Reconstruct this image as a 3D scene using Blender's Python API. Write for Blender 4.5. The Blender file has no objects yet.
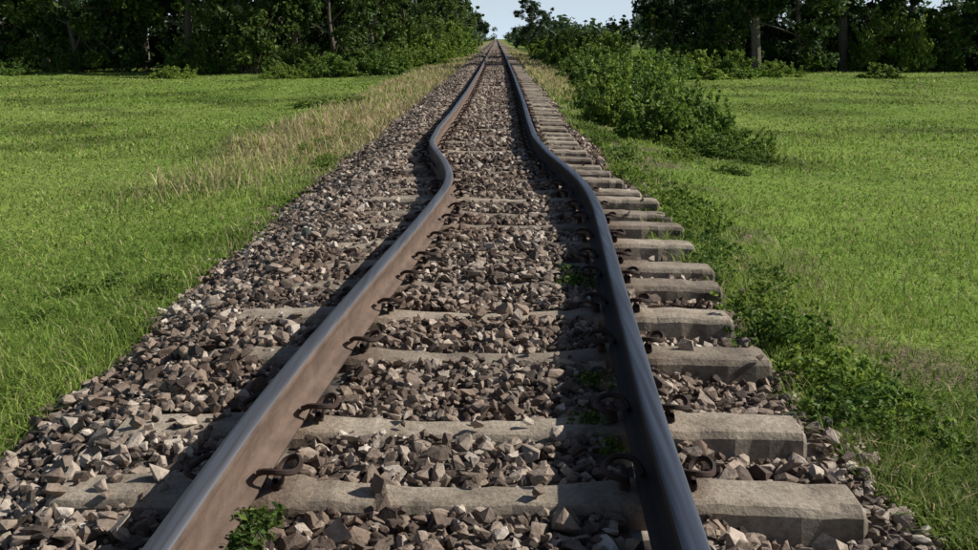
import bpy, bmesh, math
import numpy as np
from mathutils import Vector
rng=np.random.default_rng(11)
scene=bpy.context.scene
scene.view_settings.view_transform='Standard'
scene.view_settings.look='None'
scene.view_settings.exposure=0

# ------------------------------------------------------------ helpers
_T=rng.random((256,256))
def vnoise(x,y,s=1.0,o=0.0):
    x=np.asarray(x,float)/s+o+1000; y=np.asarray(y,float)/s+o*1.7+1000
    xi=np.floor(x).astype(int); yi=np.floor(y).astype(int)
    fx=x-xi; fy=y-yi
    fx=fx*fx*(3-2*fx); fy=fy*fy*(3-2*fy)
    a=_T[xi%256,yi%256]; b=_T[(xi+1)%256,yi%256]; c=_T[xi%256,(yi+1)%256]; d=_T[(xi+1)%256,(yi+1)%256]
    return (a*(1-fx)+b*fx)*(1-fy)+(c*(1-fx)+d*fx)*fy
def sm(a,b,x):
    t=np.clip((np.asarray(x,float)-a)/(b-a),0,1); return t*t*(3-2*t)

def mesh_np(name,V,F,mats,col=None,smooth=False,midx=None):
    me=bpy.data.meshes.new(name)
    Fs=F if isinstance(F,list) else [F]
    me.vertices.add(len(V)); me.vertices.foreach_set('co',np.ascontiguousarray(V,dtype=np.float32).ravel())
    loops=np.concatenate([f.ravel() for f in Fs]).astype(np.int32)
    tot=np.concatenate([np.full(len(f),f.shape[1],dtype=np.int32) for f in Fs])
    st=np.concatenate([[0],np.cumsum(tot)[:-1]]).astype(np.int32)
    me.loops.add(len(loops)); me.loops.foreach_set('vertex_index',loops)
    me.polygons.add(len(tot)); me.polygons.foreach_set('loop_start',st)
    try: me.polygons.foreach_set('loop_total',tot)
    except Exception: pass
    if midx is not None: me.polygons.foreach_set('material_index',np.asarray(midx,dtype=np.int32))
    me.polygons.foreach_set('use_smooth',np.full(len(tot),bool(smooth)))
    if col is not None:
        a=me.color_attributes.new('Col','FLOAT_COLOR','POINT')
        c=np.ones((len(V),4),dtype=np.float32); c[:,:3]=col
        a.data.foreach_set('color',c.ravel())
    me.update(calc_edges=True); me.validate()
    for m in (mats if isinstance(mats,(list,tuple)) else [mats]): me.materials.append(m)
    return me
def obj(name,me,parent=None,loc=(0,0,0),rot=0,scale=1):
    o=bpy.data.objects.new(name,me); scene.collection.objects.link(o)
    o.location=loc; o.rotation_euler=(0,0,rot)
    o.scale=(scale,)*3 if np.isscalar(scale) else scale
    if parent: o.parent=parent
    return o

def newmat(name):
    m=bpy.data.materials.new(name); m.use_nodes=True
    nt=m.node_tree; b=nt.nodes['Principled BSDF']; return m,nt,b
def N(nt,t,**k):
    n=nt.nodes.new(t)
    for a,v in k.items():
        if a in n.inputs.keys(): n.inputs[a].default_value=v
        else: setattr(n,a,v)
    return n
def ramp(nt,stops):
    r=nt.nodes.new('ShaderNodeValToRGB'); e=r.color_ramp.elements
    while len(e)<len(stops): e.new(0.5)
    for i,(p,c) in enumerate(stops): e[i].position=p; e[i].color=(*c,1)
    return r
def mixc(nt,typ='MIX'):
    n=nt.nodes.new('ShaderNodeMix'); n.data_type='RGBA'; n.blend_type=typ; return n

# ------------------------------------------------------------ materials
def mat_stone():
    m,nt,b=newmat('ballast_rock'); L=nt.links.new
    g=N(nt,'ShaderNodeNewGeometry')
    r=ramp(nt,[(0,(.06,.045,.036)),(.24,(.17,.135,.11)),(.5,(.31,.26,.215)),(.75,(.43,.375,.315)),(.92,(.58,.535,.47)),(1,(.78,.76,.70))])
    L(g.outputs['Random Per Island'],r.inputs[0])
    tc=N(nt,'ShaderNodeTexCoord'); n=N(nt,'ShaderNodeTexNoise',Scale=45.0,Detail=5.0,Roughness=.7); L(tc.outputs['Object'],n.inputs['Vector'])
    r2=ramp(nt,[(.3,(.55,.52,.5)),(.7,(1.15,1.12,1.1))]); L(n.outputs['Fac'],r2.inputs[0])
    mx=mixc(nt,'MULTIPLY'); mx.inputs[0].default_value=1; L(r.outputs[0],mx.inputs[6]); L(r2.outputs[0],mx.inputs[7])
    n3=N(nt,'ShaderNodeTexNoise',Scale=1.3,Detail=3.0); L(tc.outputs['Object'],n3.inputs['Vector'])
    r3=ramp(nt,[(.35,(.74,.63,.56)),(.65,(1.08,1.05,1.02))]); L(n3.outputs['Fac'],r3.inputs[0])
    m2=mixc(nt,'MULTIPLY'); m2.inputs[0].default_value=1; L(mx.outputs[2],m2.inputs[6]); L(r3.outputs[0],m2.inputs[7])
    L(m2.outputs[2],b.inputs['Base Color']); b.inputs['Roughness'].default_value=.8
    bp=N(nt,'ShaderNodeBump',Strength=.6,Distance=.012); L(n.outputs['Fac'],bp.inputs['Height']); L(bp.outputs[0],b.inputs['Normal'])
    return m
def mat_bed():
    m,nt,b=newmat('ballast_bed_gravel'); L=nt.links.new
    tc=N(nt,'ShaderNodeTexCoord'); v=N(nt,'ShaderNodeTexVoronoi',Scale=13.0); L(tc.outputs['Object'],v.inputs['Vector'])
    r=ramp(nt,[(0,(.04,.03,.024)),(.5,(.17,.135,.11)),(1,(.36,.31,.26))])
    s=N(nt,'ShaderNodeSeparateColor'); L(v.outputs['Color'],s.inputs[0]); L(s.outputs[0],r.inputs[0])
    L(r.outputs[0],b.inputs['Base Color']); b.inputs['Roughness'].default_value=.95
    bp=N(nt,'ShaderNodeBump',Strength=1.0,Distance=.05); bp.invert=True; L(v.outputs['Distance'],bp.inputs['Height']); L(bp.outputs[0],b.inputs['Normal'])
    return m
def mat_concrete():
    m,nt,b=newmat('sleeper_concrete'); L=nt.links.new
    tc=N(nt,'ShaderNodeTexCoord'); n=N(nt,'ShaderNodeTexNoise',Scale=5.0,Detail=8.0,Roughness=.65); L(tc.outputs['Object'],n.inputs['Vector'])
    r=ramp(nt,[(.28,(.15,.12,.09)),(.48,(.37,.315,.25)),(.72,(.54,.475,.385))]); L(n.outputs['Fac'],r.inputs[0])
    g=N(nt,'ShaderNodeNewGeometry'); r2=ramp(nt,[(0,(.65,.62,.6)),(1,(1.1,1.08,1.05))]); L(g.outputs['Random Per Island'],r2.inputs[0])
    mx=mixc(nt,'MULTIPLY'); mx.inputs[0].default_value=1; L(r.outputs[0],mx.inputs[6]); L(r2.outputs[0],mx.inputs[7])
    a=N(nt,'ShaderNodeAttribute',attribute_name='Col')
    m2=mixc(nt,'MULTIPLY'); m2.inputs[0].default_value=1; L(mx.outputs[2],m2.inputs[6]); L(a.outputs['Color'],m2.inputs[7])
    n2=N(nt,'ShaderNodeTexNoise',Scale=60.0,Detail=6.0,Roughness=.7); L(tc.outputs['Object'],n2.inputs['Vector'])
    r4=ramp(nt,[(.35,(.6,.57,.54)),(.55,(1.05,1.05,1.05))]); L(n2.outputs['Fac'],r4.inputs[0])
    m3=mixc(nt,'MULTIPLY'); m3.inputs[0].default_value=.8; L(m2.outputs[2],m3.inputs[6]); L(r4.outputs[0],m3.inputs[7])
    L(m3.outputs[2],b.inputs['Base Color']); b.inputs['Roughness'].default_value=.9
    bp=N(nt,'ShaderNodeBump',Strength=.7,Distance=.012); L(n2.outputs['Fac'],bp.inputs['Height']); L(bp.outputs[0],b.inputs['Normal'])
    return m
def mat_rust(name,c0,c1,rough=.8,metal=.1):
    m,nt,b=newmat(name); L=nt.links.new
    tc=N(nt,'ShaderNodeTexCoord'); mp=N(nt,'ShaderNodeMapping'); mp.inputs['Scale'].default_value=(1,.35,1); L(tc.outputs['Object'],mp.inputs[0])
    n=N(nt,'ShaderNodeTexNoise',Scale=14.0,Detail=9.0,Roughness=.72); L(mp.outputs[0],n.inputs['Vector'])
    r=ramp(nt,[(.3,c0),(.7,c1)]); L(n.outputs['Fac'],r.inputs[0]); L(r.outputs[0],b.inputs['Base Color'])
    b.inputs['Roughness'].default_value=rough; b.inputs['Metallic'].default_value=metal
    n2=N(nt,'ShaderNodeTexNoise',Scale=70.0,Detail=5.0,Roughness=.7); L(tc.outputs['Object'],n2.inputs['Vector'])
    bp=N(nt,'ShaderNodeBump',Strength=.5,Distance=.004); L(n2.outputs['Fac'],bp.inputs['Height']); L(bp.outputs[0],b.inputs['Normal'])
    return m
def mat_railtop(name,c0,c1,r0,r1):
    m,nt,b=newmat(name); L=nt.links.new
    tc=N(nt,'ShaderNodeTexCoord'); mp=N(nt,'ShaderNodeMapping'); mp.inputs['Scale'].default_value=(4,.1,1); L(tc.outputs['Object'],mp.inputs[0])
    n=N(nt,'ShaderNodeTexNoise',Scale=16.0,Detail=4.0,Roughness=.5); L(mp.outputs[0],n.inputs['Vector'])
    r=ramp(nt,[(.3,c0),(.7,c1)]); L(n.outputs['Fac'],r.inputs[0]); L(r.outputs[0],b.inputs['Base Color'])
    r2=ramp(nt,[(.3,(r1,)*3),(.7,(r0,)*3)]); L(n.outputs['Fac'],r2.inputs[0]); L(r2.outputs[0],b.inputs['Roughness'])
    b.inputs['Metallic'].default_value=.75
    return m
def mat_leaf(name,stops,trans=.35,attr=False,rough=.55):
    m,nt,b=newmat(name); L=nt.links.new
    g=N(nt,'ShaderNodeNewGeometry')
    if attr:
        a=N(nt,'ShaderNodeAttribute',attribute_name='Col')
        r=ramp(nt,[(0,(.65,.65,.65)),(1,(1.35,1.3,1.3))]); L(g.outputs['Random Per Island'],r.inputs[0])
        mx=mixc(nt,'MULTIPLY'); mx.inputs[0].default_value=1; L(a.outputs['Color'],mx.inputs[6]); L(r.outputs[0],mx.inputs[7]); col=mx.outputs[2]
    else:
        r=ramp(nt,stops); L(g.outputs['Random Per Island'],r.inputs[0])
        oi=N(nt,'ShaderNodeObjectInfo'); r2=ramp(nt,[(0,(.6,.68,.7)),(1,(1.3,1.18,1.0))]); L(oi.outputs['Random'],r2.inputs[0])
        mx=mixc(nt,'MULTIPLY'); mx.inputs[0].default_value=1; L(r.outputs[0],mx.inputs[6]); L(r2.outputs[0],mx.inputs[7]); col=mx.outputs[2]
    L(col,b.inputs['Base Color']); b.inputs['Roughness'].default_value=rough
    b.inputs['Specular IOR Level'].default_value=.25
    t=N(nt,'ShaderNodeBsdfTranslucent'); L(col,t.inputs[0])
    ms=N(nt,'ShaderNodeMixShader'); ms.inputs[0].default_value=trans; L(b.outputs[0],ms.inputs[1]); L(t.outputs[0],ms.inputs[2])
    L(ms.outputs[0],nt.nodes['Material Output'].inputs['Surface'])
    return m
def mat_ground():
    m,nt,b=newmat('grassy_soil'); L=nt.links.new
    a=N(nt,'ShaderNodeAttribute',attribute_name='Col')
    tc=N(nt,'ShaderNodeTexCoord'); n=N(nt,'ShaderNodeTexNoise',Scale=3.0,Detail=10.0,Roughness=.75); L(tc.outputs['Object'],n.inputs['Vector'])
    r=ramp(nt,[(.3,(.55,.55,.55)),(.7,(1.3,1.3,1.25))]); L(n.outputs['Fac'],r.inputs[0])
    mx=mixc(nt,'MULTIPLY'); mx.inputs[0].default_value=1; L(a.outputs['Color'],mx.inputs[6]); L(r.outputs[0],mx.inputs[7])
    L(mx.outputs[2],b.inputs['Base Color']); b.inputs['Roughness'].default_value=1; b.inputs['Specular IOR Level'].default_value=.1
    n2=N(nt,'ShaderNodeTexNoise',Scale=18.0,Detail=6.0); L(tc.outputs['Object'],n2.inputs['Vector'])
    bp=N(nt,'ShaderNodeBump',Strength=.8,Distance=.05); L(n2.outputs['Fac'],bp.inputs['Height']); L(bp.outputs[0],b.inputs['Normal'])
    return m
M_stone=mat_stone(); M_bed=mat_bed(); M_con=mat_concrete()
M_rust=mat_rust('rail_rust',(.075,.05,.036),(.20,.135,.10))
M_rust_shaded=mat_rust('rail_rust_shaded',(.014,.011,.010),(.035,.027,.024))  # right rail: shadow of its inner face painted in as darker rust
M_clip=mat_rust('clip_rust',(.02,.012,.009),(.07,.035,.024))
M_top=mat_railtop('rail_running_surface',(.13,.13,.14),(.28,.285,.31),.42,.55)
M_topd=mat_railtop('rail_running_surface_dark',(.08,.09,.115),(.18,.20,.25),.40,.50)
M_ground=mat_ground()
M_grass=mat_leaf('grass_blades',None,.4,attr=True)
M_tree=mat_leaf('tree_leaves',[(0,(.035,.07,.015)),(.5,(.09,.16,.032)),(1,(.18,.26,.055))],.38)
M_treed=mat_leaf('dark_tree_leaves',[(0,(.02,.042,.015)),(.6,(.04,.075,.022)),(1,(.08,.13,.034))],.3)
M_bush=mat_leaf('bush_leaves',[(0,(.06,.12,.02)),(.5,(.16,.27,.045)),(1,(.32,.43,.10))],.4)
M_dist=mat_leaf('hazed_distant_leaves',[(0,(.06,.10,.055)),(.5,(.10,.155,.085)),(1,(.16,.22,.12))],.3)  # aerial haze painted into the leaf colour, paler and bluer
M_bark=mat_rust('tree_bark',(.06,.045,.035),(.22,.185,.15),.95,0)

# ------------------------------------------------------------ track geometry
Ld=np.array([-6,1.0,2.0,2.71,2.97,3.28,3.95,4.70,5.47,6.52,7.3,7.9,8.74,10.3,12.0,14.97,20.8,34,60,900])
Lx=np.array([-.72,-.70,-.685,-.664,-.648,-.628,-.579,-.522,-.457,-.385,-.340,-.350,-.435,-.645,-.665,-.612,-.565,-.53,-.53,-.53])
Rd=np.array([-6,1.0,1.91,2.14,2.43,2.79,3.28,3.95,4.93,6.3,7.1,7.9,9.4,10.9,13.1,17.4,29,60,900])
Rx=np.array([.35,.385,.403,.415,.423,.438,.465,.497,.550,.622,.632,.600,.475,.405,.410,.447,.49,.53,.53])
gg=np.arange(-6,64,.02); ker=np.exp(-.5*(np.arange(-60,61)*.02/.25)**2); ker/=ker.sum()
def smooth(d,x):
    v=np.interp(gg,d,x); p=np.pad(v,60,mode='edge'); return np.convolve(p,ker,'valid')
Ls=smooth(Ld,Lx); Rs=smooth(Rd,Rx)
def railL(y): return np.interp(y,gg,Ls)
def railR(y): return np.interp(y,gg,Rs)
def centre(y): return .5*(railL(y)+railR(y))

half=[(0.056,0),(0.056,.009),(.03,.016),(.012,.026),(.009,.045),(.008,.099),(.012,.108),(.027,.115),(.0305,.120),(.0310,.136),(.029,.142),(.024,.1465),(.012,.1485),(0,.149)]
prof=half+[(-a,b) for a,b in reversed(half[:-1])]
prof=np.array(prof)
ys=np.concatenate([np.arange(-5,22,.08),np.arange(22,60,.6),np.arange(60,620,10)])
def rail(name,fx,parent,mats):
    c=fx(ys); t=np.gradient(c,ys); n=len(prof)
    V=np.zeros((len(ys),n,3))
    nx=1/np.sqrt(1+t*t); ny=-t/np.sqrt(1+t*t)
    V[:,:,0]=c[:,None]+prof[None,:,0]*nx[:,None]
    V[:,:,1]=ys[:,None]+prof[None,:,0]*ny[:,None]
    V[:,:,2]=.014+prof[None,:,1]
    i=np.arange(len(ys)-1)[:,None]; j=np.arange(n)[None,:]; j2=(j+1)%n
    F=np.stack([i*n+j,i*n+j2,(i+1)*n+j2,(i+1)*n+j],-1).reshape(-1,4)
    top=((prof[:,1]>.1375)&(prof[(np.arange(n)+1)%n,1]>.1375))
    mi=np.tile(top.astype(int),len(ys)-1)
    cap=np.array([list(range(n))]); cap2=cap[:,::-1]+(len(ys)-1)*n
    me=mesh_np(name,V.reshape(-1,3),[F,cap,cap2],mats,smooth=True,midx=np.concatenate([mi,[0,0]]))
    return obj(name,me,parent)
track=bpy.data.objects.new('railway_track',None); scene.collection.objects.link(track)
rail('steel_rail_a',railL,track,[M_rust,M_top]); rail('steel_rail_b',railR,track,[M_rust_shaded,M_topd])

# sleepers
sy=[-1.1,-.5,.1,.7,1.3,1.95,2.57,3.07,3.80,4.37,4.95,5.42,6.0,6.58,7.1,7.64]
while sy[-1]<300: sy.append(sy[-1]+.56+rng.uniform(-.03,.03))
sy=np.array(sy)
syaw=rng.normal(0,.014,len(sy)); syaw[(sy>4)&(sy<12)]*=2.2
sz=rng.normal(0,.007,len(sy)); sxo=rng.normal(0,.022,len(sy))
HL=1.07
V=[];F=[];C=[];caps=[];off=0
sx=np.array([-HL,-HL+.015,-.85,-.66,-.5,-.35,-.15,0,.15,.35,.5,.66,.85,HL-.015,HL])
tz=np.array([-.03,-.012,-.004,0,0,-.012,-.022,-.024,-.022,-.012,0,0,-.004,-.012,-.03])
tw=np.array([.068,.076,.081,.084,.084,.070,.058,.055,.058,.070,.084,.084,.081,.076,.068])
sx2=np.linspace(-HL+.015,HL-.015,41); sx2=np.concatenate([[-HL],sx2,[HL]]); tz2=np.interp(sx2,sx,tz); tw2=np.interp(sx2,sx,tw)
for k,y0 in enumerate(sy):
    near=y0<20
    S=[]
    a_,b_,c_=(sx2,tz2,tw2) if near else (sx,tz,tw)
    for x,z,w in zip(a_,b_,c_):
        jz=rng.normal(0,.0018) if near else 0; jw=rng.normal(0,.0028) if near else 0; je=abs(rng.normal(0,.006)) if near and rng.random()<.3 else 0
        w=w+jw
        S.append([(x,-w-.042,-.2),(x,-w-.014,z-.024+jz),(x,-w,z-.004+jz-je),(x,-w+.012+je,z+jz),(x,w-.012,z+jz),(x,w,z-.004+jz),(x,w+.014,z-.024+jz),(x,w+.042,-.2)])
    S=np.array(S); n=8
    P=S.reshape(-1,3).copy()
    ca,sa=math.cos(syaw[k]),math.sin(syaw[k])
    q=P.copy(); q[:,0]=P[:,0]*ca-P[:,1]*sa+centre(y0)+sxo[k]; q[:,1]=P[:,0]*sa+P[:,1]*ca+y0; q[:,2]+=sz[k]
    V.append(q)
    stain=np.exp(-((np.abs(P[:,0])-.53)/.13)**2)
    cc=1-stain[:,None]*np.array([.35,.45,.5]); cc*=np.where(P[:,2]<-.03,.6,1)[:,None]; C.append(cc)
    i=np.arange(len(a_)-1)[:,None]; j=np.arange(n-1)[None,:]
    F.append((np.stack([i*n+j,(i+1)*n+j,(i+1)*n+j+1,i*n+j+1],-1).reshape(-1,4))+off)
    caps.append(np.array([list(range(n))])+off); caps.append(np.array([list(range(n))[::-1]])+off+(len(a_)-1)*n)
    off+=len(P)
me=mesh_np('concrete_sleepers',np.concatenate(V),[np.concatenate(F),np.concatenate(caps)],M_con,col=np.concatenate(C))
obj('concrete_sleepers',me,track)

# clips
def tube(pts,r,seg=6):
    pts=np.array(pts,float)
    out=[]
    P=np.vstack([2*pts[0]-pts[1],pts,2*pts[-1]-pts[-2]])
    for i in range(1,len(P)-2):
        for t in np.linspace(0,1,4,endpoint=False):
            out.append(.5*((2*P[i])+(-P[i-1]+P[i+1])*t+(2*P[i-1]-5*P[i]+4*P[i+1]-P[i+2])*t*t+(-P[i-1]+3*P[i]-3*P[i+1]+P[i+2])*t**3))
    out.append(P[-2]); out=np.array(out)
    T=np.gradient(out,axis=0); T/=np.linalg.norm(T,axis=1)[:,None]+1e-9
    V=[]; up=np.array([.13,.2,.97])
    a=np.linspace(0,2*np.pi,seg,endpoint=False)
    rr=np.full(len(out),r) if np.isscalar(r) else np.interp(np.linspace(0,1,len(out)),np.linspace(0,1,len(r)),r)
    prev=None
    for p,t,ra in zip(out,T,rr):
        s=np.cross(t,up if prev is None else prev)
        if prev is None:
            s/=np.linalg.norm(s)+1e-9; u=np.cross(s,t)
        else:
            u=prev-t*np.dot(prev,t); u/=np.linalg.norm(u)+1e-9; s=np.cross(t,u)
        prev=u
        V.append(p+ra*(np.cos(a)[:,None]*s+np.sin(a)[:,None]*u))
    V=np.concatenate(V); n=seg
    i=np.arange(len(out)-1)[:,None]; j=np.arange(n)[None,:]; j2=(j+1)%n
    F=np.stack([i*n+j,i*n+j2,(i+1)*n+j2,(i+1)*n+j],-1).reshape(-1,4)
    return V,F
clipP=[(.035,-.055,.035),(.035,0,.034),(.035,.045,.036),(.055,.07,.05),(.085,.06,.060),(.098,.02,.055),(.09,-.025,.052),(.07,-.055,.060),(.04,-.062,.066),(.005,-.048,.062),(-.014,-.02,.046),(-.018,.012,.036)]
cv,cf=tube(clipP,.0095)
bm=bmesh.new(); bmesh.ops.create_cube(bm,size=1)
for v in bm.verts:
    v.co.x=v.co.x*.034+.036; v.co.y*=.07; v.co.z=v.co.z*.03+.014
    if v.co.z>.02: v.co.y*=.75; v.co.x=.036+(v.co.x-.036)*.7
bmesh.ops.bevel(bm,geom=bm.edges[:]+bm.verts[:],offset=.005,segments=1,affect='EDGES')
bmesh.ops.triangulate(bm,faces=bm.faces[:])
bv=np.array([v.co[:] for v in bm.verts]); bf=np.array([[v.index for v in f.verts] for f in bm.faces]); bm.free()
V=[];Fq=[];Ft=[];off=0
for k,y0 in enumerate(sy):
    if y0<1 or y0>45: continue
    for fx in (railL,railR):
        for s in (-1,1):
            if rng.random()<.05: continue
            a=rng.normal(0,.12); ca,sa=math.cos(a),math.sin(a)
            for (vv,ff,lst) in ((cv,cf,Fq),(bv,bf,Ft)):
                q=vv.copy()*.92
                u=q[:,0]-.035; w_=q[:,1].copy(); q[:,0]=.035+u*ca-w_*sa; q[:,1]=u*sa+w_*ca
                q[:,0]=s*(q[:,0]+.056)
                if s<0: q[:,1]*=-1
                cc=fx(y0); q[:,0]+=cc; q[:,1]+=y0; q[:,2]+=.004+sz[k]
                V.append(q); lst.append(ff+off); off+=len(q)
me=mesh_np('rail_clips',np.concatenate(V),[np.concatenate(Fq),np.concatenate(Ft)],M_clip,smooth=False)
obj('rail_clips',me,track)

# ------------------------------------------------------------ ground and ballast levels
def zb(x,y):
    n=(vnoise(x,y,.35)-.5)*.035+(vnoise(x,y,1.3,5)-.5)*.03
    z=-.019+n
    z=z+.045*np.exp(-((y-5.55)/.75)**2)*np.exp(-(x/.45)**2)
    z=z+.02*np.exp(-((y-9.0)/1.2)**2)*np.exp(-(x/.5)**2)
    z=np.where(x<-1.12,z-(-1.12-x)*.40,z)
    z=z-sm(.5,.8,x)*.075
    z=np.where(x>1.05,z-(x-1.05)*.35,z)
    z=z+(.0+.024*sm(4.5,7,y))*sm(-.75,-1.0,x)*np.where(x>-1.2,1,.6)
    return z
def zg(x,y):
    x=np.asarray(x,float); y=np.asarray(y,float)
    w=(vnoise(x*0,y,1.7,3)-.5)*.16
    l=np.interp(x+w*2,[-400,-60,-14,-7,-4,-2.6,-1.7,-1.45,.98,1.14,1.6,3,6,14,60,400],
              [-.6,-.6,-.62,-.6,-.5,-.36,-.29,-.42,-.42,-.13,-.2,-.36,-.52,-.6,-.6,-.6])
    amp=sm(1.6,6,np.abs(x))
    return l+(vnoise(x,y,2.5,9)-.5)*.07*amp+(vnoise(x,y,9,2)-.5)*.22*amp*sm(5,25,y)+(vnoise(x,y,.5,4)-.5)*.03
def dry(x,y):
    n=vnoise(x,y,1.1,7); n2=vnoise(x,y,4,13)
    l=sm(-3.9-n,-2.9-n*.8,x)*(1-sm(-1.7,-1.4,x))*sm(9,16,y)
    r=sm(1.1,1.4,x)*(1-sm(2.0+n,2.7+n,x))*sm(20,32,y)*.9
    return np.clip((l+r)*(.45+.8*n2),0,1)
G1=np.array([.26,.38,.07]); G2=np.array([.17,.285,.045]); G3=np.array([.37,.46,.125]); DR=np.array([.48,.40,.23]); SO=np.array([.18,.14,.105])
def gcol(x,y):
    a=vnoise(x,y,.9,21)[:,None]; b_=vnoise(x,y,5,31)[:,None]; d=dry(x,y)[:,None]; e=sm(.5,.8,vnoise(x,y,1.8,71))[:,None]
    c=G1*(1-a)+G2*a; c=c*(1-b_*.55)+G3*b_*.55; c=c*(1-.38*e)
    return c*(1-d)+DR*d
def axis(neg,pos,step0,grow,mx):
    a=[0];s=step0
    while a[-1]<pos: a.append(a[-1]+s); s=min(s*grow if a[-1]>6 else s,mx)
    b_=[0];s=step0
    while b_[-1]<neg: b_.append(b_[-1]+s); s=min(s*grow if b_[-1]>6 else s,mx)
    return np.array([-v for v in reversed(b_[1:])]+a)
gx=axis(900,900,.16,1.06,60)
gy=[-30,-15,-8,-4,-1]
s=.2
while gy[-1]<1600:
    gy.append(gy[-1]+s); s=s if gy[-1]<20 else min(s*1.05,70)
gy=np.array(gy)
X,Y=np.meshgrid(gx,gy); n=len(gx)
Z=zg(X,Y); P=np.stack([X,Y,Z],-1).reshape(-1,3)
i=np.arange(len(gy)-1)[:,None]; j=np.arange(n-1)[None,:]
F=np.stack([i*n+j,i*n+j+1,(i+1)*n+j+1,(i+1)*n+j],-1).reshape(-1,4)
col=gcol(P[:,0],P[:,1])*.75
nearm=(1-sm(1.9,2.3,np.abs(P[:,0])))[:,None]; nn=sm(.35,.6,vnoise(P[:,0],P[:,1],.3,17))[:,None]
col=col*(1-nearm*nn)+SO*nearm*nn
obj('ground',mesh_np('ground',P,F,M_ground,col=col,smooth=True))
bx=np.arange(-2.0,1.37,.06); by=np.concatenate([np.arange(-4,20,.08),np.arange(20,60,.4),np.arange(60,620,6)])
X,Y=np.meshgrid(bx,by); n=len(bx)
Z=zb(X,Y)-.03; P=np.stack([X,Y,Z],-1).reshape(-1,3)
i=np.arange(len(by)-1)[:,None]; j=np.arange(n-1)[None,:]
F=np.stack([i*n+j,i*n+j+1,(i+1)*n+j+1,(i+1)*n+j],-1).reshape(-1,4)
obj('ballast_bed',mesh_np('ballast_bed',P,F,M_bed,smooth=True))

# ------------------------------------------------------------ ballast stones
def rock():
    bm=bmesh.new(); k=rng.integers(11,17)
    p=rng.normal(size=(k,3)); p/=np.linalg.norm(p,axis=1)[:,None]; p*=rng.uniform(.7,1.08,(k,1))
    p=np.sign(p)*np.abs(p)**.8
    p*=np.array([1.1,rng.uniform(.6,.95),rng.uniform(.4,.75)])
    for q in p: bm.verts.new(q)
    r=bmesh.ops.convex_hull(bm,input=bm.verts[:])
    bmesh.ops.delete(bm,geom=[e for e in set(r['geom_interior']) if isinstance(e,bmesh.types.BMVert)],context='VERTS')
    bmesh.ops.triangulate(bm,faces=bm.faces[:])
    bm.verts.index_update()
    v=np.array([v.co[:] for v in bm.verts]); f=np.array([[a.index for a in q.verts] for q in bm.faces]); bm.free(); return v,f
rocks=[rock() for _ in range(24)]
def rotm(n):
    q=rng.normal(size=(n,4)); q/=np.linalg.norm(q,axis=1)[:,None]; w,x,y,z=q.T
    return np.stack([np.stack([1-2*(y*y+z*z),2*(x*y-z*w),2*(x*z+y*w)],-1),np.stack([2*(x*y+z*w),1-2*(x*x+z*z),2*(y*z-x*w)],-1),np.stack([2*(x*z-y*w),2*(y*z+x*w),1-2*(x*x+y*y)],-1)],1)
def scatter(y0,y1,p,smin,smax,x0=-2.0,x1=1.36):
    xs=np.arange(x0,x1,p); yy=np.arange(y0,y1,p); X,Y=np.meshgrid(xs,yy); X=X.ravel()+rng.uniform(-.5,.5,X.size)*p; Y=Y.ravel()+rng.uniform(-.5,.5,Y.size)*p
    S=smin+(smax-smin)*rng.random(X.size)**2.2
    return X,Y,S
parts=[scatter(1.2,9,.036,.014,.036),scatter(1.2,9,.060,.022,.052),scatter(9,22,.055,.024,.048),scatter(9,22,.09,.03,.05),scatter(22,60,.085,.036,.058),scatter(60,110,.16,.06,.085)]
X=np.concatenate([p[0] for p in parts]);Y=np.concatenate([p[1] for p in parts]);S=np.concatenate([p[2] for p in parts])
Zb=zb(X,Y); Zg=zg(X,Y)
keep=(np.abs(X-railL(Y))>.062+S*.7)&(np.abs(X-railR(Y))>.062+S*.7)
idx=np.searchsorted(sy,Y); idx=np.clip(idx,1,len(sy)-1)
nd=np.minimum(np.abs(Y-sy[idx]),np.abs(Y-sy[idx-1]))
lowx=np.abs(X-centre(Y))<HL+.02
hw=np.interp(np.abs(X-centre(Y)),[0,.15,.35,.5,1.05],[.055,.058,.07,.084,.076])
on=(nd<hw+S*.35)&lowx
Zst=Zb+rng.uniform(-.6,.45,len(X))*S
cover=(Zb>.006)
stray=rng.random(len(X))<.012
keepon=on&(cover|stray|((X<-.72)&(rng.random(len(X))<.18)&(Y<9))|((np.abs(X)<.35)&(rng.random(len(X))<.05)))
Zst=np.where(keepon,np.maximum(Zst,-.012+S*.5),Zst)
keep&=(~on)|keepon
keep&=~(on&(np.abs(X-railL(Y))<.2))&~(on&(np.abs(X-railR(Y))<.2))
out=(Zg>Zb-.02)
pk=np.exp(-np.abs(np.where(X<0,-1.62-X,X-1.05).clip(0))/.13)
keep&=(~out)|(rng.random(len(X))<pk*.7)
Zst=np.where(out,Zg+S*.2,Zst)
X,Y,S,Zst=X[keep],Y[keep],S[keep],Zst[keep]
print('stones',len(X))
R=rotm(len(X)); kind=rng.integers(0,len(rocks),len(X)); Vs=[];Fs=[];off=0
for k,(rv,rf) in enumerate(rocks):
    m=kind==k; nk=m.sum()
    v=np.einsum('nij,kj->nki',R[m],rv)*S[m][:,None,None]
    v[:,:,2]*=.8
    v+=np.stack([X[m],Y[m],Zst[m]],-1)[:,None,:]
    f=rf[None]+(np.arange(nk)*len(rv))[:,None,None]+off
    Vs.append(v.reshape(-1,3)); Fs.append(f.reshape(-1,3)); off+=nk*len(rv)
obj('ballast_stones',mesh_np('ballast_stones',np.concatenate(Vs),np.concatenate(Fs),M_stone))

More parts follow.
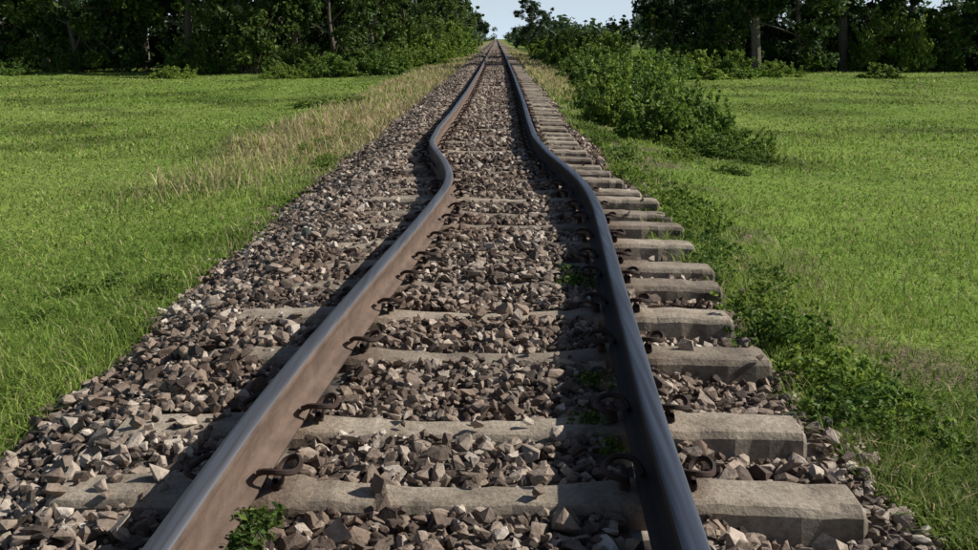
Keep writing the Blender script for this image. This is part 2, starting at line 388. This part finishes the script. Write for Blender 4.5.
# ------------------------------------------------------------ grass
def blades(x,y,h,w,lean,col):
    n=len(x); z=zg(x,y)-.01
    a=rng.uniform(0,2*np.pi,n); dx=np.cos(a)*w*.5; dy=np.sin(a)*w*.5
    b=rng.uniform(0,2*np.pi,n); lx=np.cos(b)*lean*h; ly=np.sin(b)*lean*h
    V=np.zeros((n,5,3))
    V[:,0]=np.stack([x-dx,y-dy,z],-1); V[:,1]=np.stack([x+dx,y+dy,z],-1)
    V[:,2]=np.stack([x+dx*.8+lx*.35,y+dy*.8+ly*.35,z+h*.55],-1)
    V[:,3]=np.stack([x-dx*.8+lx*.35,y-dy*.8+ly*.35,z+h*.55],-1)
    V[:,4]=np.stack([x+lx,y+ly,z+h*(1-.35*lean)],-1)
    o=np.arange(n)*5
    Fq=np.stack([o,o+1,o+2,o+3],-1); Ft=np.stack([o+3,o+2,o+4],-1)
    return V.reshape(-1,3),Fq,Ft,np.repeat(col,5,axis=0)
n=270000
d=np.exp(rng.uniform(math.log(2.0),math.log(120),n)); x=d*rng.uniform(-.66,.66,n)
wv=(vnoise(x*0,d,1.7,3)-.5)*.3
pr=vnoise(x,d,.35,41)
k=((x<-1.62+wv-.25*(pr-.5))|(x>1.10-wv*.5+.25*(pr-.5)))
x=x[k]; d=d[k]; pr=pr[k]; dr=dry(x,d)
edge=np.exp(-np.where(x<0,-1.7-x,x-1.2).clip(0)/.4)
h=(.022+.03*rng.random(len(x)))*(1+1.3*vnoise(x,d,1.1,50)**2)*(1+1.3*edge)+.0004*d; h*=1+1.4*dr
w=np.maximum(.006,.0013*d)*rng.uniform(.7,1.3,len(x))
c=gcol(x,d); c*=rng.uniform(.8,1.2,(len(x),1))
straw=rng.random(len(x))<.07+.3*dr; c[straw]=DR*rng.uniform(.8,1.3,(straw.sum(),1))
V1,q1,t1,c1=blades(x,d,h,w,rng.uniform(.3,1.3,len(x)),c)
obj('grass',mesh_np('grass',V1,[q1,t1],M_grass,col=np.clip(c1,0,.8)))
n=26000
x=np.concatenate([rng.uniform(-4.3,-1.75,n),rng.uniform(1.3,3.0,n//3)]); d=np.concatenate([np.exp(rng.uniform(math.log(8),math.log(90),n)),np.exp(rng.uniform(math.log(20),math.log(100),n//3))])
k=rng.random(len(x))<dry(x,d)*(.15+1.1*(vnoise(x,d,.8,61)>.5)); x=x[k]; d=d[k]
c=np.where(rng.random((len(x),1))<.7,DR*1.1,G1)*rng.uniform(.75,1.25,(len(x),1))
V1,q1,t1,c1=blades(x,d,rng.uniform(.12,.34,len(x)),np.maximum(.006,.0011*d),rng.uniform(.15,.8,len(x)),c)
obj('dry_grass',mesh_np('dry_grass',V1,[q1,t1],M_grass,col=np.clip(c1,0,.8)))

# ------------------------------------------------------------ foliage
def leaves(cen,rad,per,size,flat=.8,shell=.45):
    k=len(cen); idx=np.repeat(np.arange(k),per); n=len(idx)
    u=rng.normal(size=(n,3)); u/=np.linalg.norm(u,axis=1)[:,None]
    r=rng.random(n)**shell*(1+.25*rng.normal(size=n)*.6)
    p=cen[idx]+u*(r*rad[idx])[:,None]*np.array([1,1,flat])
    nrm=u*.6+rng.normal(size=(n,3))*.6+np.array([0,0,.5]); nrm/=np.linalg.norm(nrm,axis=1)[:,None]
    t=np.cross(nrm,rng.normal(size=(n,3))); t/=np.linalg.norm(t,axis=1)[:,None]; b=np.cross(nrm,t)
    s=size*rng.uniform(.6,1.35,n)
    l=t*s[:,None]; w=b*(s*.32)[:,None]; bend=nrm*(s*.12)[:,None]
    V=np.stack([p-l*.5-bend,p+w,p+l*.5-bend,p-w],1).reshape(-1,3)
    F=(np.arange(n)*4)[:,None]+np.arange(4)[None]
    return V,F
def make_tree(name,H,crown,low,nclump,per,leafs,mat,lean=.05):
    Vs=[];Fs=[];mi=[];off=0
    def add(v,f,m):
        nonlocal off
        Vs.append(v); Fs.append(f+off); mi.append(np.full(len(f),m)); off+=len(v)
    r0=H*.018
    pts=[np.array([0,0,-.5])]; x=np.zeros(2)
    for z in np.linspace(0,H*.9,6)[0:]:
        pts.append(np.array([x[0],x[1],z])); x=x+rng.normal(0,lean*H*.25,2)
    v,f=tube(pts,[r0*1.5,r0*1.2,r0,r0*.8,r0*.55,r0*.3,r0*.1],7); add(v,f,0)
    pts=np.array(pts); cen=[];rad=[]
    nl=11
    for k in range(nl):
        t=low+(1-low)*(k+.3)/nl; z=t*H*.85
        base=np.array([np.interp(z,pts[:,2],pts[:,0]),np.interp(z,pts[:,2],pts[:,1]),z])
        a=k*2.4+rng.uniform(-.4,.4); prof_=math.sin(min(1,(1-t)*1.1+.28)*math.pi*.62)
        Lh=crown*prof_*rng.uniform(.65,1.1); up=rng.uniform(.1,.6)*Lh+.1*H*t
        e=base+np.array([math.cos(a)*Lh,math.sin(a)*Lh,up]); m1=base+(e-base)*.5+np.array([0,0,Lh*.12])
        rb=r0*.5*(1.15-t)
        v,f=tube([base,m1,e],[rb,rb*.7,rb*.2],5); add(v,f,0)
        for q in range(3):
            s=base+(e-base)*rng.uniform(.45,.85); ee=s+rng.normal(0,1,3)*np.array([1,1,.6])*Lh*.35
            v,f=tube([s,(s+ee)/2+np.array([0,0,.1]),ee],[rb*.4,rb*.3,rb*.1],4); add(v,f,0)
            cen.append(ee); rad.append(rng.uniform(.12,.22)*crown)
        cen.append(e); rad.append(rng.uniform(.18,.28)*crown)
        cen.append(base+(e-base)*.6+np.array([0,0,.3])); rad.append(rng.uniform(.15,.25)*crown)
    cen=np.array(cen);rad=np.array(rad)
    extra=nclump
    ii=rng.integers(0,len(cen),extra); c2=cen[ii]+rng.normal(0,1,(extra,3))*rad[ii][:,None]*.9; r2=rad[ii]*rng.uniform(.3,.6,extra)
    v,f=leaves(np.concatenate([cen,c2]),np.concatenate([rad,r2]),per,leafs); add(v,f,1)
    return mesh_np(name,np.concatenate(Vs),np.concatenate(Fs),[M_bark,mat],midx=np.concatenate(mi))
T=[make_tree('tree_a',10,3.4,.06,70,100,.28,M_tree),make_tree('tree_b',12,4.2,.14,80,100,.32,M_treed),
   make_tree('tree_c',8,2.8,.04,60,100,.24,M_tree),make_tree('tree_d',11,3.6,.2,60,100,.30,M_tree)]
def make_bush(name,r,h,nc,per,leafs,mat,spiky=.0):
    a=rng.uniform(0,2*np.pi,nc); q=rng.random(nc)**.6*r
    cx=np.cos(a)*q; cy=np.sin(a)*q; top=h*(1-(q/r)**2*.75)*rng.uniform(.7,1.25,nc)
    cz=top*rng.uniform(.3,.95,nc)
    cen=np.stack([cx,cy,cz],-1); rad=rng.uniform(.09,.26,nc)*(r+h)*.5
    Vs=[];Fs=[];mi=[];off=0
    for c_ in cen[:14]:
        v,f=tube([np.array([c_[0]*.2,c_[1]*.2,-.15]),np.array([c_[0]*.6,c_[1]*.6,c_[2]*.6]),c_],[.02*h,.014*h,.005*h],4)
        Vs.append(v);Fs.append(f+off);mi.append(np.zeros(len(f)));off+=len(v)
    v,f=leaves(cen,rad,per,leafs,flat=.75); Vs.append(v);Fs.append(f+off);mi.append(np.ones(len(f)));off+=len(v)
    ns=22; a=rng.uniform(0,6.28,ns); q=rng.random(ns)**.5*r*.9
    for ai,qi in zip(a,q):
        b0=np.array([math.cos(ai)*qi,math.sin(ai)*qi,h*(1-(qi/r)**2*.75)*.7]); ln=h*rng.uniform(.3,.65)
        e=b0+np.array([rng.normal(0,.4),rng.normal(0,.4),1])*ln
        v,f=tube([b0,(b0+e)/2,e],[.008*h,.006*h,.003*h],4); Vs.append(v);Fs.append(f+off);mi.append(np.zeros(len(f)));off+=len(v)
        tt=np.linspace(.15,1,7)[:,None]; v,f=leaves(b0+(e-b0)*tt,np.full(7,.09*h),6,leafs*.9); Vs.append(v);Fs.append(f+off);mi.append(np.ones(len(f)));off+=len(v)
    return mesh_np(name,np.concatenate(Vs),np.concatenate(Fs),[M_bark,mat],midx=np.concatenate(mi))
B=[make_bush('bush_a',1.0,.85,42,110,.11,M_bush),make_bush('bush_b',1.2,.75,48,100,.10,M_bush),make_bush('bush_c',.9,1.0,40,110,.12,M_bush)]
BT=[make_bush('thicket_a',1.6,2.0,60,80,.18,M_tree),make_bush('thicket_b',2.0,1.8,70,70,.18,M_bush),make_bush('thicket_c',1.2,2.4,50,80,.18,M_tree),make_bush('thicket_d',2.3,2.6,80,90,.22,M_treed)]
def place(me,name,x,y,s,sz_=None,dz=0):
    z=float(zg(np.array([x]),np.array([y]))[0])
    obj(name,me,None,(x,y,z-.03+dz),rng.uniform(0,6.28),(s,s,sz_ if sz_ else s))
for (x,y,s,q) in [(2.35,15.0,.66,.80),(3.0,15.8,.62,.8),(1.95,17.4,.5,.7),(2.7,18.2,.75,.95),(3.4,20.0,.65,.9),(2.5,22,.8,1.0),(3.2,25,.9,1.05),
                  (4.1,28,1.0,1.0),(3.0,31,1.0,1.0),(4.6,34,1.2,1.2),(3.4,37,1.1,1.1),(5.6,38,1.4,1.2),(4.1,43,1.5,1.3),(6.5,42,1.5,1.2),(3.7,52,1.5,1.4),(5.2,50,1.8,1.6),
                  (8.2,44,1.3,1.0),(3.8,64,1.8,1.5),(3.6,78,1.8,1.6),(4.6,70,2,2),(12.5,48,1.2,.8),(17,47,1.0,.6),(2.9,13.6,.42,.35),(3.4,14.4,.4,.4),(3.3,13.0,.28,.22),(2.6,14.2,.35,.3),
                  (1.9,20.5,.4,.5),(2.1,24.5,.5,.5),(2.2,12.4,.22,.18),(2.6,11.6,.2,.15),(10,45,1.2,1.0)]:
    place(B[rng.integers(0,3)],'bush',x,y,s,q)
for (x,y,s,q) in [(-4.2,58,1.5,1.2),(-4.6,66,1.8,1.6),(-4.0,76,1.8,1.7),(-3.6,90,2,1.8),(-5.6,50,1.5,1.1),(-7.4,49,1.3,.9),(-9.6,48,1.0,.7),(-3.9,105,2.4,2.2),(-4.6,53,1.0,.8),(-15,49,1.0,.7),(-24,51,1.2,.8)]:
    place(B[rng.integers(0,3)],'bush',x,y,s,q)
for (x,y,s) in [(-5.4,60,.9),(-6.6,55,1.0),(-8.4,53,.8),(-10.3,55,.7),(-12.5,54,1.1),(-15.8,55,.8),(-20,57,1.3),(-23,57,.7),(-29,60,1.2),(-33,58,.9),
                (-5.2,70,1.2),(-5,82,1.3),(-4.8,96,1.5),(-4.8,112,1.6),(9,54,.9),(11.5,55,1.1),(16.5,56,.8),(21,57,1.3),(25,60,.8),(30,59,1.2),(35,62,1.0),(5.4,62,1.0),(6.0,84,1.0),(6.4,100,1.1),(6.8,120,1.2)]:
    place(BT[rng.integers(0,3)],'thicket',x,y,s*rng.uniform(.8,1.15),s*rng.uniform(.6,1.2))
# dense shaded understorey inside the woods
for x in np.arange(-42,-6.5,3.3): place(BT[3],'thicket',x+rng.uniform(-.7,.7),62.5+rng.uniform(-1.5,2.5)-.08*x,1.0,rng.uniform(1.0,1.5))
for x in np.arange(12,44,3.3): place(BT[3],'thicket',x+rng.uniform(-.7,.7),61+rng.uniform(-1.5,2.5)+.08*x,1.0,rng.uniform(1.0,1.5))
for (k,x,y,s) in [(0,-6.8,61,.8),(2,-8.6,57,.9),(1,-11,58,1),(2,-13.2,55,.8),(3,-16.5,57,1.0),(1,-19.5,59,1),(2,-22.5,57,1.1),(0,-25.5,60,1.1),(1,-29,60,1.1),(2,-33,60,1.1),(0,-37,63,1.2),
                  (1,-8,70,1),(3,-12,69,1.1),(0,-16,72,1.1),(1,-21,73,1.1),(0,-27,75,1.2),(2,-6.6,74,.8),(0,-6.6,86,.9),(1,-8,98,1.0),(2,-6.4,112,1.0),(1,-42,70,1.3),
                  (0,-7.5,128,1.0),(2,-6.5,150,1.1)]:
    place(T[k],'tree',x,y,s*rng.uniform(.92,1.08))
for (k,x,y,s) in [(1,12.3,50,.95),(2,15.5,54,1.0),(1,19,58,1.1),(0,23,60,1.1),(2,27,58,1.1),(1,32,63,1.2),(0,37,65,1.2),(1,11,66,.9),(0,15,72,1),(2,9.2,62,.40),(2,9,78,.4),(1,42,72,1.3),
                  (1,20,80,1.2),(1,4.9,150,.60),(1,7.2,165,.5),(2,17,110,.6)]:
    place(T[k],'tree',x,y,s)
nc=1400
cy=rng.uniform(120,520,nc); side=np.where(rng.random(nc)<.5,-1,1)
cx=side*(5.5+rng.random(nc)**1.6*.55*cy)
hh=np.where((side>0)&(cx/cy<.13),2.3+1.3*vnoise(cx,cy,8,3),6.5+3.5*vnoise(cx,cy,14,3))
far=rng.random(nc)<.2
cy=np.where(far,rng.uniform(520,600,nc),cy); cx=np.where(far,rng.uniform(-220,220,nc),cx)
cz=-.5+hh*rng.uniform(.1,.95,nc)
v,f=leaves(np.stack([cx,cy,cz],-1),rng.uniform(1.2,2.6,nc),70,1.0,flat=.8)
obj('distant_trees',mesh_np('distant_trees',v,f,M_dist))

def make_weed(name,n,h,leafs,sp):
    cen=np.stack([rng.normal(0,sp,n),rng.normal(0,sp,n),rng.uniform(.01,h,n)],-1)
    v,f=leaves(cen,np.full(n,.03),9,leafs,flat=.8)
    Vs=[v];Fs=[f];mi=[np.ones(len(f))];off=len(v)
    for c_ in cen[:8]:
        a,b=tube([np.array([c_[0]*.3,c_[1]*.3,-.04]),c_*np.array([.7,.7,.6]),c_],[.003,.002,.001],4); Vs.append(a);Fs.append(b+off);mi.append(np.zeros(len(b)));off+=len(a)
    return mesh_np(name,np.concatenate(Vs),np.concatenate(Fs),[M_bark,M_tree if name=='weed_a' else M_bush],midx=np.concatenate(mi))
W=[make_weed('weed_a',26,.06,.024,.05),make_weed('weed_b',40,.13,.034,.09),make_weed('weed_c',50,.19,.036,.10)]
for (k,x,y,s) in [(0,-.59,2.36,.9),(0,-.60,2.27,.9),(0,.30,3.1,.7),(0,.34,2.85,.6),(0,.33,3.45,.7),(0,.38,4.9,.9),(0,.40,5.1,.8)]:
    obj('weed_plant',W[k],None,(x,y,float(zb(np.array([x]),np.array([y]))[0])),rng.uniform(0,6),s)
for q in range(70):
    y=math.exp(rng.uniform(math.log(3.0),math.log(16))); x=1.16+rng.random()**1.6*.5
    z=float(zg(np.array([x]),np.array([y]))[0]); obj('weed_plant',W[rng.integers(1,3)],None,(x,y,z),rng.uniform(0,6),rng.uniform(.4,1.0))
for q in range(26):
    y=math.exp(rng.uniform(math.log(4),math.log(20))); x=-1.8-rng.random()**1.5*.8
    z=float(zg(np.array([x]),np.array([y]))[0]); obj('weed_plant',W[rng.integers(1,3)],None,(x,y,z),rng.uniform(0,6),rng.uniform(.4,.8))
for q in range(10):  # weeds added as a dark strip in place of a cast shadow
    x=-4.9+q*.17; y=26+rng.uniform(-.15,.15); z=float(zg(np.array([x]),np.array([y]))[0]); obj('weed_plant',W[2],None,(x,y,z),rng.uniform(0,6),rng.uniform(.9,1.3))

# ------------------------------------------------------------ light, sky, camera
sd=Vector((.90,.13,0)).normalized(); el=math.radians(36)
S_=Vector((sd.x*math.cos(el),sd.y*math.cos(el),math.sin(el)))
sun=bpy.data.lights.new('sun','SUN'); sun.energy=5.0; sun.angle=math.radians(.5); sun.color=(1,.955,.87)
so=bpy.data.objects.new('sun',sun); scene.collection.objects.link(so); so.rotation_euler=S_.to_track_quat('Z','Y').to_euler(); so.location=(20,10,30)
w=bpy.data.worlds.new('World'); scene.world=w; w.use_nodes=True; nt=w.node_tree
bg=nt.nodes['Background']; sk=nt.nodes.new('ShaderNodeTexSky'); sk.sky_type='NISHITA'; sk.sun_disc=False
sk.sun_elevation=el; sk.sun_rotation=math.atan2(S_.x,S_.y); sk.air_density=1.0; sk.dust_density=1.0; sk.ozone_density=1.5
# bright haze band low over the horizon (same for every ray)
tc=nt.nodes.new('ShaderNodeTexCoord'); sp=nt.nodes.new('ShaderNodeSeparateXYZ'); nt.links.new(tc.outputs['Generated'],sp.inputs[0])
hz=ramp(nt,[(0,(1,1,1)),(.035,(.85,.85,.85)),(.11,(0,0,0))]); nt.links.new(sp.outputs['Z'],hz.inputs[0])
tm=mixc(nt); tm.inputs[7].default_value=(11.0,13.2,15.2,1)
nt.links.new(hz.outputs[0],tm.inputs[0]); nt.links.new(sk.outputs[0],tm.inputs[6]); nt.links.new(tm.outputs[2],bg.inputs[0]); bg.inputs[1].default_value=.058
cam=bpy.data.cameras.new('camera'); co=bpy.data.objects.new('camera',cam); scene.collection.objects.link(co); scene.camera=co
cam.sensor_width=36; cam.lens=1040/978*36; cam.clip_start=.05; cam.clip_end=4000
co.location=(0,0,1.163); co.rotation_euler=(math.radians(90-12.84),0,math.radians(.39))
